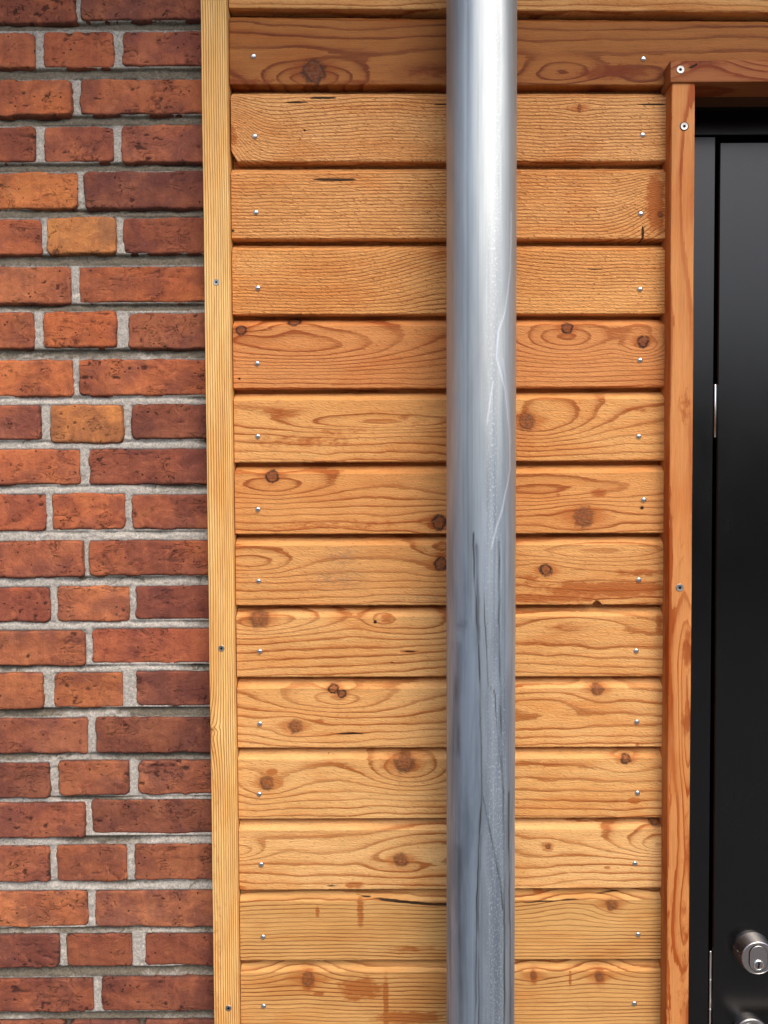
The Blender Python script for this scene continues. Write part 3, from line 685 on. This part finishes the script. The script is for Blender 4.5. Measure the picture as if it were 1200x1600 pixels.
def trim_board(name, parent, x0, x1, y0, y1, z0, z1, mat, col, along, a, b, wave, knots, bumps, marks, seed, bev=0.0012, hi=True, xt=None):
    """planed square-edged timber; along = 'z' or 'x'; xt=(x0top,x1top) lets it lean"""
    du = 0.0035; dv = 0.0016
    if along == 'z':
        us = np.linspace(z0, z1, max(2, int((z1 - z0) / du))); w_ = x1 - x0
    else:
        us = np.linspace(x0, x1, max(2, int((x1 - x0) / du))); w_ = z1 - z0
    nv = int(w_ / dv); dep = y1 - y0; nd = max(3, int(dep / 0.003))
    loop = [(0 + bev * 0.3, bev * 0.3)] if False else []
    # closed loop of (across, depth)
    for k in range(nv + 1): loop.append((bev + (w_ - 2 * bev) * k / nv, 0.0))
    loop.append((w_ - 0.3 * bev, 0.3 * bev))
    for k in range(nd + 1): loop.append((w_, bev + (dep - bev) * k / nd))
    for k in range(nd + 1): loop.append((0.0, dep - (dep - bev) * k / nd))
    loop.append((0.3 * bev, 0.3 * bev))
    L = np.array(loop); nl = len(L)
    V = np.zeros((len(us), nl, 3))
    wob = 0.0003 * vnoise(us * 9, us * 0 + seed)
    if along == 'z':
        f = (us - z0) / (z1 - z0); sh = 0 if xt is None else xt * f
        V[:, :, 0] = (x0 + sh + wob)[:, None] + L[None, :, 0]; V[:, :, 1] = y0 + L[None, :, 1]; V[:, :, 2] = us[:, None]
    else:
        V[:, :, 0] = us[:, None]; V[:, :, 1] = y0 + L[None, :, 1]; V[:, :, 2] = z0 + L[None, :, 0] + (0 if xt is None else xt * ((us - x0) / (x1 - x0)))[:, None] if xt is not None else z0 + L[None, :, 0]
    Vf = V.reshape(-1, 3)
    i, j = np.meshgrid(np.arange(len(us) - 1), np.arange(nl), indexing='ij'); jn = (j + 1) % nl
    F = np.stack([i * nl + j, i * nl + jn, (i + 1) * nl + jn, (i + 1) * nl + j], -1).reshape(-1, 4)
    if along == 'x': F = F[:, ::-1]
    cap0 = list(range(nl)); cap1 = [(len(us) - 1) * nl + k for k in range(nl)]
    faces = [list(q) for q in F] + ([cap0[::-1], cap1] if along == 'z' else [cap0, cap1[::-1]])
    u = Vf[:, 2] if along == 'z' else Vf[:, 0]
    across = np.tile(L[:, 0], len(us)); depth = np.tile(L[:, 1], len(us))
    s = (across + depth * 0.7 * np.where(across > w_ / 2, 1, -1)) / w_
    fld = make_field(None, None, a, b, wave, bumps, knots, seed)
    at = timber_attrs(Vf, u, s, None, fld, knots, marks, seed)
    at['gco'] = np.stack([u, s * w_ + 3.1 * seed, np.full(len(Vf), seed * 1.37)], 1)
    o = mesh_obj(name, Vf, faces, mat, parent, True, at, origin=((x0 + x1) / 2, y0, z0))
    o.data.set_sharp_from_angle(angle=math.radians(35))
    c = lin(col); o.color = (c[0] * WT[0], c[1] * WT[1], c[2] * WT[2], 1)
    return o

# corner batten between bricks and boards
bx0t, bx1t = P(313, 0, YBAT)[0], P(355.5, 0, YBAT)[0]
bx0b, bx1b = P(334.5, 1600, YBAT)[0], P(372, 1600, YBAT)[0]
zT, zBt = P(330, 0, YBAT)[1], P(330, 1600, YBAT)[1]
print('batten X', bx0t, bx1t, bx0b, bx1b, 'planks', XLEFT, XRIGHT, P(360, 60, YP)[0], P(373, 1550, YP)[0])
slope = (bx0t - bx0b) / (zT - zBt)
b0 = bx0b + slope * (0.02 - zBt); b1 = bx0b + slope * (2.71 - zBt); bw = ((bx1t - bx0t) + (bx1b - bx0b)) / 2
batt = empty('corner_batten', (b0 + 0.02, YBAT, 0.02), 'pale straight-grained upright batten between the bricks and the boards', 'batten')
trim_board('batten_strip', batt, b0, b0 + bw, YBAT, 0.0, 0.02, 2.71, M_BATTEN, (238,186,112), 'z', 9.5, 1.5, .012, [(331,1137,3,.3,1.6)],
           [(326,1137,22,45,1.6)], [('stain',342,1480,10,420,.40),('stain',333,1140,9,60,.5),('stain',352,1250,5,300,.32),('stain',347,880,5,180,.3)], 71, bev=0.0015, xt=(b1 - b0))
def screw(parent, X, Y, Z, r=0.0048, recess=0.0, dark=False):
    m = Mesh()
    if recess:
        m2 = Mesh(); m2.lathe(X, Z, [(r * 1.18, Y - 0.0002), (r * 1.18, Y - 0.0003)], 24); m2.build('screw_hole', M_BLACK, parent, origin=(X, Y, Z))
    y = Y - 0.0004 - recess * 0
    m.lathe(X, Z, [(r, y + 0.0006), (r, y - 0.0002), (r * 0.93, y - 0.0005), (r * 0.52, y - 0.0003)], 28)
    o = m.build('screw', M_SCREW, parent, origin=(X, Y, Z), angle=40)
    # star recess
    s = Mesh(); n = 12
    for k in range(n):
        a = 2 * math.pi * k / n; rr = r * (0.46 if k % 2 == 0 else 0.32); s.v.append((X + rr * math.cos(a), y - 0.00055, Z + rr * math.sin(a)))
    for k in range(n):
        a = 2 * math.pi * k / n; rr = r * (0.46 if k % 2 == 0 else 0.32); s.v.append((X + rr * math.cos(a), y + 0.0004, Z + rr * math.sin(a)))
    s.f = [list(range(n))] + [[k, n + k, n + (k + 1) % n, (k + 1) % n] for k in range(n)] + [list(range(n, 2 * n))[::-1]]
    s.build('star_socket', M_RUBBER, parent, origin=(X, Y, Z))
for (x, y) in ((338,441),(346,1013),(357,1575)):
    X, Z = P(x, y, YBAT); screw(batt.children[0], X, YBAT, Z, 0.0044)

# ---------------------------------------------------------------- door trim
ZHB = P(1100, 128, YH)[1]; ZHT = P(1100, 94, YH)[1]
jx0t, jx1t = P(1050, 140, YJ)[0], P(1087.5, 140, YJ)[0]; jx0b, jx1b = P(1041, 1600, YJ)[0], P(1075, 1600, YJ)[0]
zj0, zj1 = P(1060, 1600, YJ)[1], P(1060, 140, YJ)[1]
print('jamb', jx0t, jx1t, jx0b, jx1b, 'plank right', XRIGHT, 'ZH', ZHB, ZHT)
js = (jx0t - jx0b) / (zj1 - zj0); jw = ((jx1t - jx0t) + (jx1b - jx0b)) / 2
j0 = jx0b + js * (0.02 - zj0); j1 = jx0b + js * (ZHB - zj0)
trim = empty('door_surround', (j0, YJ, 0.0), 'orange-brown planed timber surround with jamb and head board around the black door', 'door surround')
jamb = trim_board('jamb_board', trim, j0, j0 + jw, YJ, YD - 0.028, 0.02, ZHB - 0.0004, M_TRIM, (200,126,66), 'z', .6, .3, .035, [],
    [(1064,1035,15,85,-2.4),(1066,1150,14,70,-2.2),(1066,1260,12,110,-1.6),(1062,1420,14,80,-1.6),(1066,300,16,120,.7)],
    [('stain',1062,1500,22,420,.40),('stain',1062,640,16,38,.6),('stain',1056,860,8,60,.4),('stain',1080,760,8,70,.45),('stain',1066,1010,12,36,.75),('stain',1066,1120,13,40,.75),('stain',1066,1300,9,80,.55),('stain',1060,1420,12,50,.5),('stain',1062,1448,4,14,.7)], 83, bev=0.0014, xt=(j1 - j0))
DW = 0.93
hx0 = P(1048, 110, YH)[0]
head = trim_board('head_board', trim, hx0, j0 + DW + 2 * jw, YH, YH + 0.040, ZHB, ZHT, M_TRIM, (156,90,46), 'x', 2.0, 1.5, .06, [(1090,92,17,.55)],
    [(1090,96,60,30,-2.0)], [('stain',1085,112,40,14,.75),('crack',1072,119,10,3,.8,-0.5)], 84, bev=0.0014)
trim_board('jamb_board', trim, j0 + DW + jw, j0 + DW + 2 * jw, YJ, YD - 0.028, 0.02, ZHB - 0.0004, M_TRIM, (200,122,62), 'z', 1.7, 1.0, .05, [], [], [], 85)
X, Z = P(1063, 109, YH); screw(head, X, YH, Z, 0.0054)
X, Z = P(1069, 197.5, YJ); screw(jamb, X, YJ, Z, 0.0053, recess=0.001)
X, Z = P(1062, 918, YJ); screw(jamb, X, YJ, Z, 0.0054)
for (X_, Z_) in ((j0 + jw * .5, 1.13), ): pass

# ---------------------------------------------------------------- door
dx0 = j0 + jw * 0.6 - 0.01; dx1 = j0 + DW + jw * 1.4
door = empty('entrance_door', (dx0, YD, 0.0), 'flat black painted metal door with steel lock cylinders, set deep in the timber surround', 'door')
zr1 = P(1150, 172, YD)[1]; zr0 = P(1150, 210, YD)[1]
m = Mesh(); m.box(dx0, dx1, YD, YD + 0.07, zr0, zr1, 0.0012); m.build('frame_rail', M_DOOR, door, origin=(dx0, YD, zr0))
gx_t, gx_b = P(1117.5, 230, YD)[0], P(1105, 1560, YD)[0]
gx = P(1113.5, 800, YD)[0]
print('gap', gx_t, gx_b, gx)
m = Mesh(); m.box(dx0, gx, YD, YD + 0.07, 0.015, zr0 - 0.0028, 0.0012); m.build('frame_stile', M_DOOR, door, origin=(dx0, YD, 0))
gr = P(1120, 800, YD)[0]
zl1 = P(1150, 221.5, YD)[1]
m = Mesh(); m.box(gr, dx1 - 0.06, YD + 0.001, YD + 0.058, 0.02, zl1, 0.0016); leaf = m.build('door_leaf', M_DOOR, door, origin=(gr, YD, 0))
m = Mesh(); m.box(dx1 - 0.054, dx1, YD, YD + 0.07, 0.015, zr0 - 0.0028, 0.0012); m.build('frame_stile', M_DOOR, door, origin=(dx1, YD, 0))
m = Mesh(); m.box(gx - 0.02, gr + 0.03, YD + 0.059, YD + 0.066, 0.02, zr0 + 0.02); m.box(gr + 0.031, dx1 - 0.03, YD + 0.0592, YD + 0.066, zl1 - 0.03, zr0 + 0.02); m.build('door_seal', M_RUBBER, door, origin=(gx, YD, 0))
m = Mesh(); m.box(dx0, dx1, YD + 0.072, YD + 0.10, 0.0, zr1 + 0.1); m.build('door_backing', M_BLACK, door, origin=(dx0, YD, 0))
# lintel packing in the shade between head board and frame
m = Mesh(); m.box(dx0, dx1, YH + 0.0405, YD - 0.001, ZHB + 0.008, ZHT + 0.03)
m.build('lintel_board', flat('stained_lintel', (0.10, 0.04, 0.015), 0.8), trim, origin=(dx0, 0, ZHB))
m = Mesh(); m.box(dx0, dx1, YD - 0.0008, YD + 0.07, zr1 + 0.0005, ZHT + 0.03); m.build('packing_strip', M_RUBBER, trim, origin=(dx0, 0, ZHB))
m = Mesh(); m.box(j0 + DW + 2 * jw + 0.002, XFAR + 0.4, YP, 0.1, 0.0, ZHT + 0.01); m.build('end_panel', M_TRIM, trim, origin=(XFAR, 0, 0))
# hinges: plates in the gap
def hinge(y0, y1, xa, ya, seg):
    xc = (gx + gr) / 2 - 0.0006
    z1 = P(xa, y0, YD)[1]; z0 = P(xa, y1, YD)[1]
    m = Mesh(); r = 0.0019
    # knuckle: vertical rod with rounded ends
    n = 14; zs = [z0, z0 + r * .4, z0 + r * 1.2] + [z1 - r * 1.2, z1 - r * .4, z1]; rs = [r * .3, r * .8, r, r, r * .8, r * .3]
    for z, rr in zip(zs, rs):
        for k in range(n):
            a = 2 * math.pi * k / n; m.v.append((xc + rr * math.cos(a), YD + 0.001 + rr * math.sin(a), z))
    for i in range(5):
        for k in range(n): m.f.append([i * n + k, i * n + (k + 1) % n, (i + 1) * n + (k + 1) % n, (i + 1) * n + k])
    m.f += [list(range(n))[::-1], [5 * n + k for k in range(n)]]
    h = m.build('hinge', M_BRIGHT, door, origin=(xc, YD, z0), smooth=True, angle=60)
    if seg:
        for q in seg:
            zq = P(xa, q, YD)[1]; mm = Mesh(); mm.lathe(0, 0, [(0, 0)], 3) if False else None
            o = len(mm.v) if mm else 0
            mm = Mesh()
            for z in (zq - 0.0008, zq + 0.0008):
                for k in range(n): a = 2 * math.pi * k / n; mm.v.append((xc + r * 1.3 * math.cos(a), YD + 0.001 + r * 1.3 * math.sin(a), z))
            mm.f = [[k, (k + 1) % n, n + (k + 1) % n, n + k] for k in range(n)] + [list(range(n))[::-1], list(range(n, 2 * n))]
            mm.build('hinge_washer', M_BRIGHT, h, origin=(xc, YD, zq), smooth=True, angle=60)
hinge(600, 684, 1116, 0, [])
hinge(1486, 1620, 1105, 0, [1531, 1577])
# lock cylinder
cx, cz = P(1174, 1484, YD); RB, RF, PR = 0.0290, 0.0252, 0.0215
m = Mesh(); yf = YD - PR
m.lathe(cx, cz, [(RB, YD + 0.002), (RB, YD - 0.002), (RB - 0.0005, YD - 0.003), (RF + 0.0006, yf + 0.0016), (RF, yf + 0.0006), (RF - 0.0007, yf), (RF - 0.0012, yf), (RF - 0.0016, yf + 0.0005)], 72)
lock = m.build('lock_cylinder', M_STEEL, door, origin=(cx, YD, cz), smooth=True, angle=25)
lock['label'] = 'upper round steel lock with a keyhole'
def stadium(cx, cz, hw, hh, n=16):
    pts = []
    for k in range(n + 1): a = math.pi * k / n; pts.append((cx + hw * math.cos(a), cz + (hh - hw) + hw * math.sin(a)))
    for k in range(n + 1): a = math.pi + math.pi * k / n; pts.append((cx + hw * math.cos(a), cz - (hh - hw) + hw * math.sin(a)))
    return pts
def slab(pts, y0, y1, b=0.0):
    m = Mesh(); n = len(pts); cxm = sum(p[0] for p in pts) / n; czm = sum(p[1] for p in pts) / n
    lay = [(y0, 1.0), (y1 + b, 1.0), (y1, 1.0 - b * 40 if b else 1.0)]
    for y, s_ in lay:
        for (x, z) in pts: m.v.append((cxm + (x - cxm) * s_, y, czm + (z - czm) * s_))
    for i in range(2):
        for k in range(n): a = i * n + k; b_ = i * n + (k + 1) % n; m.f.append([a, b_, b_ + n, a + n])
    m.f.append([2 * n + k for k in range(n)]); m.f.append(list(range(n))[::-1]); return m
slab(stadium(cx, cz, 0.0142, 0.0205), yf + 0.002, yf - 0.0003).build('oval_surround', M_RUBBER, lock, origin=(cx, yf, cz))
slab(stadium(cx, cz, 0.0136, 0.0199), yf + 0.002, yf - 0.0010, 0.0006).build('oval_insert', M_STEEL, lock, origin=(cx, yf, cz))
pz = cz - 0.0098
m = Mesh(); m.lathe(cx, pz, [(0.0080, yf), (0.0080, yf - 0.0020), (0.0074, yf - 0.0026), (0.0064, yf - 0.0023), (0.0058, yf - 0.0014)], 40); m.build('key_plug', M_BRIGHT, lock, origin=(cx, yf, pz), smooth=True, angle=25)
m = Mesh(); m.lathe(cx, pz, [(0.0059, yf), (0.0059, yf - 0.0016)], 32); m.build('plug_face', M_STEEL, lock, origin=(cx, yf, pz))
m = Mesh(); m.box(cx - 0.0009, cx + 0.0009, yf - 0.0019, yf, pz - 0.0046, pz + 0.0046); m.box(cx - 0.0019, cx - 0.0009, yf - 0.0019, yf, pz - 0.003, pz - 0.0008); m.box(cx + 0.0009, cx + 0.0018, yf - 0.0019, yf, pz + 0.0008, pz + 0.0030)
m.build('keyhole', M_BLACK, lock, origin=(cx, yf, pz))
# handle rose below
rx, rz = P(1171, 1614.5, YD)
m = Mesh(); m.lathe(rx, rz, [(0.0275, YD + 0.002), (0.0275, YD - 0.006), (0.0265, YD - 0.0075), (0.0235, YD - 0.0085), (0.0225, YD - 0.0078)], 72)
rose = m.build('handle_rose', M_STEEL, door, origin=(rx, YD, rz), smooth=True, angle=30)
m = Mesh(); m.lathe(rx, rz, [(0.0118, YD - 0.0078), (0.0105, YD - 0.013), (0.0098, YD - 0.045)], 32)
m.build('handle_neck', M_STEEL, rose, origin=(rx, YD, rz), smooth=True, angle=30)
m = Mesh(); o_ = 0
n = 20
for x in np.linspace(rx - 0.012, rx + 0.115, 8):
    for k in range(n): a = 2 * math.pi * k / n; m.v.append((x, YD - 0.054 + 0.0098 * math.cos(a), rz + 0.0098 * math.sin(a)))
for i in range(7):
    for k in range(n): m.f.append([i * n + k, (i + 1) * n + k, (i + 1) * n + (k + 1) % n, i * n + (k + 1) % n])
m.f += [list(range(n))[::-1][::-1], [7 * n + k for k in range(n)][::-1]]
m.build('lever', M_STEEL, rose, origin=(rx, YD, rz), smooth=True, angle=40)

# ---------------------------------------------------------------- downpipe
YC = -0.1005
def downpipe():
    R = 0.0
    xt0, xt1 = P(697, 0, YC)[0], P(808, 0, YC)[0]; xb0, xb1 = P(698.5, 1600, YC)[0], P(802.5, 1600, YC)[0]
    zt, zb = P(750, 0, YC)[1], P(750, 1600, YC)[1]
    # silhouettes touch the tube nearer than its axis
    R = ((xt1 - xt0) + (xb1 - xb0)) / 4 * 0.997
    ct, cb = (xt0 + xt1) / 2, (xb0 + xb1) / 2; sl = (ct - cb) / (zt - zb)
    print('pipe', xt1 - xt0, xb1 - xb0, R, ct, cb)
    Z0, Z1 = 0.03, 2.715
    zs = np.concatenate([np.arange(Z0, 0.85, 0.05), np.arange(0.85, 2.5, 0.005), np.arange(2.5, Z1, 0.043)])
    fr = np.linspace(-1.65, 1.65, 330, endpoint=False); bkk = np.linspace(1.65, 2 * math.pi - 1.65, 60, endpoint=False)
    th = np.concatenate([fr, bkk]) - math.pi / 2; n = len(th)     # -pi/2 faces the viewer
    TH_, ZZ = np.meshgrid(th, zs, indexing='ij')
    ang = (TH_ + math.pi / 2 + math.pi) % (2 * math.pi) - math.pi     # 0 at the front
    r = R + 0.0 * ZZ
    r = r - 0.00030 * np.exp(-((ang - 0.36) / 0.10) ** 2) - 0.00030 * np.exp(-((ang + 0.55) / 0.06) ** 2)
    r = r + 0.00010 * vnoise(ang * 5, ZZ * 7, 2.0) + 0.00004 * vnoise(ang * 20, ZZ * 12, 4.0)
    ham = np.exp(-((ang - 0.22) / 0.22) ** 2)                    # beaten weld band
    r = r + 0.00009 * vnoise(ang * 13, ZZ * 105, 6.0) * ham * (0.35 + 0.65 * sstep(2.0, 2.3, ZZ))
    cxz = cb + sl * (ZZ - zb)
    V = np.stack([(cxz + r * np.cos(TH_)).ravel(), (YC + r * np.sin(TH_)).ravel(), ZZ.ravel()], 1)
    nz = len(zs); i, j = np.meshgrid(np.arange(n), np.arange(nz - 1), indexing='ij'); ii = (i + 1) % n
    F = np.stack([i * nz + j, ii * nz + j, ii * nz + j + 1, i * nz + j + 1], -1).reshape(-1, 4)
    XX = cxz + R * np.sin(ang)                                   # marks are laid out on the front half
    jit = 0.0006 * vnoise(ZZ * 45, ZZ * 0, 3.0) + 0.0003 * vnoise(ZZ * 160, ZZ * 0, 5.0)
    def trace(pts, w_):
        best = np.full(ZZ.shape, 9.0)
        Q = [P(x, y, YC - R * 0.8) for x, y in pts]
        for (ax, az), (bx, bz_) in zip(Q[:-1], Q[1:]):
            t = np.clip(((XX + jit - ax) * (bx - ax) + (ZZ - az) * (bz_ - az)) / ((bx - ax) ** 2 + (bz_ - az) ** 2), 0, 1)
            best = np.minimum(best, np.hypot(XX + jit - ax - t * (bx - ax), ZZ - az - t * (bz_ - az)))
        return np.exp(-(best / w_) ** 2) * (np.abs(ang) < 1.6)
    seam = np.maximum.reduce([
        0.9 * trace([(739,835),(740,900),(748,1050),(751,1240),(744,1400),(741,1620)], 0.0011), 0.55 * trace([(744,850),(746,1000)], 0.002),
        0.8 * trace([(753,1240),(764,1290),(780,1372),(786,1420)], 0.0010), 0.6 * trace([(751,1300),(746,1420),(747,1620)], 0.0009),
        0.8 * trace([(754,925),(761,1068),(772,1080),(776,1140),(787,1240)], 0.0007),
        0.75 * trace([(779,845),(779,1000),(783,1180),(788,1300),(788,1620)], 0.0015), 0.7 * trace([(796,1240),(797,1380),(800,1620)], 0.0015),
        0.5 * trace([(715,1010),(714,1180)], 0.0050), 0.35 * trace([(716,980),(727,975)], 0.004), 0.35 * trace([(718,1330),(722,1600)], 0.0060)])
    seam = seam * (0.6 + 0.4 * vnoise(XX * 300, ZZ * 30, 2.0))
    seam = np.clip(seam * 1.5, 0, 1)
    trail = np.maximum.reduce([
        trace([(800,330),(798,420),(788,490),(778,520),(775,560),(790,612),(797,680),(798,730),(786,790),(773,830),(768,852)], 0.0011),
        0.8 * trace([(769,600),(760,660)], 0.001), 0.5 * trace([(785,560),(796,640),(799,690)], 0.0016)])
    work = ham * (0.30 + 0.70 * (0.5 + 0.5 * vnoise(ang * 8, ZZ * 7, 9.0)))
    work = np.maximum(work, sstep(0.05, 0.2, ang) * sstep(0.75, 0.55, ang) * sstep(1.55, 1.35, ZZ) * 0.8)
    patina_reflect = sstep(2.05, 1.35, ZZ + 0.12 * vnoise(ang * 2, ZZ * 3, 12.0)) * (0.72 + 0.28 * sstep(-0.1, -0.4, ang))  # patina patches; the bluer lower half paints in the ground's reflection
    seam = np.clip(seam, 0, 1)
    pco = np.stack([ang.ravel() * R, ZZ.ravel(), 0 * ZZ.ravel()], 1)
    o = mesh_obj('downpipe', V, F, M_ZINC, None, True, {'pco': pco, 'work': work.ravel(), 'seam': seam.ravel(), 'trail': np.clip(trail, 0, 1).ravel(), 'patina_reflect': patina_reflect.ravel()}, origin=(cb, YC, Z0))
    o['label'] = 'round weathered zinc downpipe standing upright in front of the timber boards'; o['category'] = 'downpipe'; o['kind'] = 'thing'
downpipe()

# ---------------------------------------------------------------- roof edge above the picture
def eaves():
    m = flat('painted_soffit', (0.30, 0.29, 0.27), 0.7)
    e = empty('roof_eaves', (0.2, 0.0, 2.72), 'boarded roof overhang above the wall, over the top of the downpipe', 'eaves')
    k = 0
    for y in np.arange(-0.30, 0.0, 0.1):
        b = Mesh(); b.box(-1.6, 2.0, y, y + 0.097, 2.72, 2.738, 0.002); b.build('soffit_board', m, e, origin=(0.2, y, 2.72))
    b = Mesh(); b.box(-1.6, 2.0, -0.325, -0.302, 2.70, 2.90, 0.002); b.build('fascia_board', m, e, origin=(0.2, -0.44, 2.7))
    b = Mesh(); b.v = [(-1.6, -0.35, 2.902), (2.0, -0.35, 2.902), (2.0, 0.3, 3.2), (-1.6, 0.3, 3.2), (-1.6, -0.35, 2.93), (2.0, -0.35, 2.93), (2.0, 0.3, 3.23), (-1.6, 0.3, 3.23)]
    b.f = [[0, 3, 2, 1], [4, 5, 6, 7], [0, 1, 5, 4], [1, 2, 6, 5], [2, 3, 7, 6], [3, 0, 4, 7]]
    b.build('roof_covering', flat('roof_felt', (0.05, 0.05, 0.055)), e, origin=(0.2, 0, 2.9))
eaves()
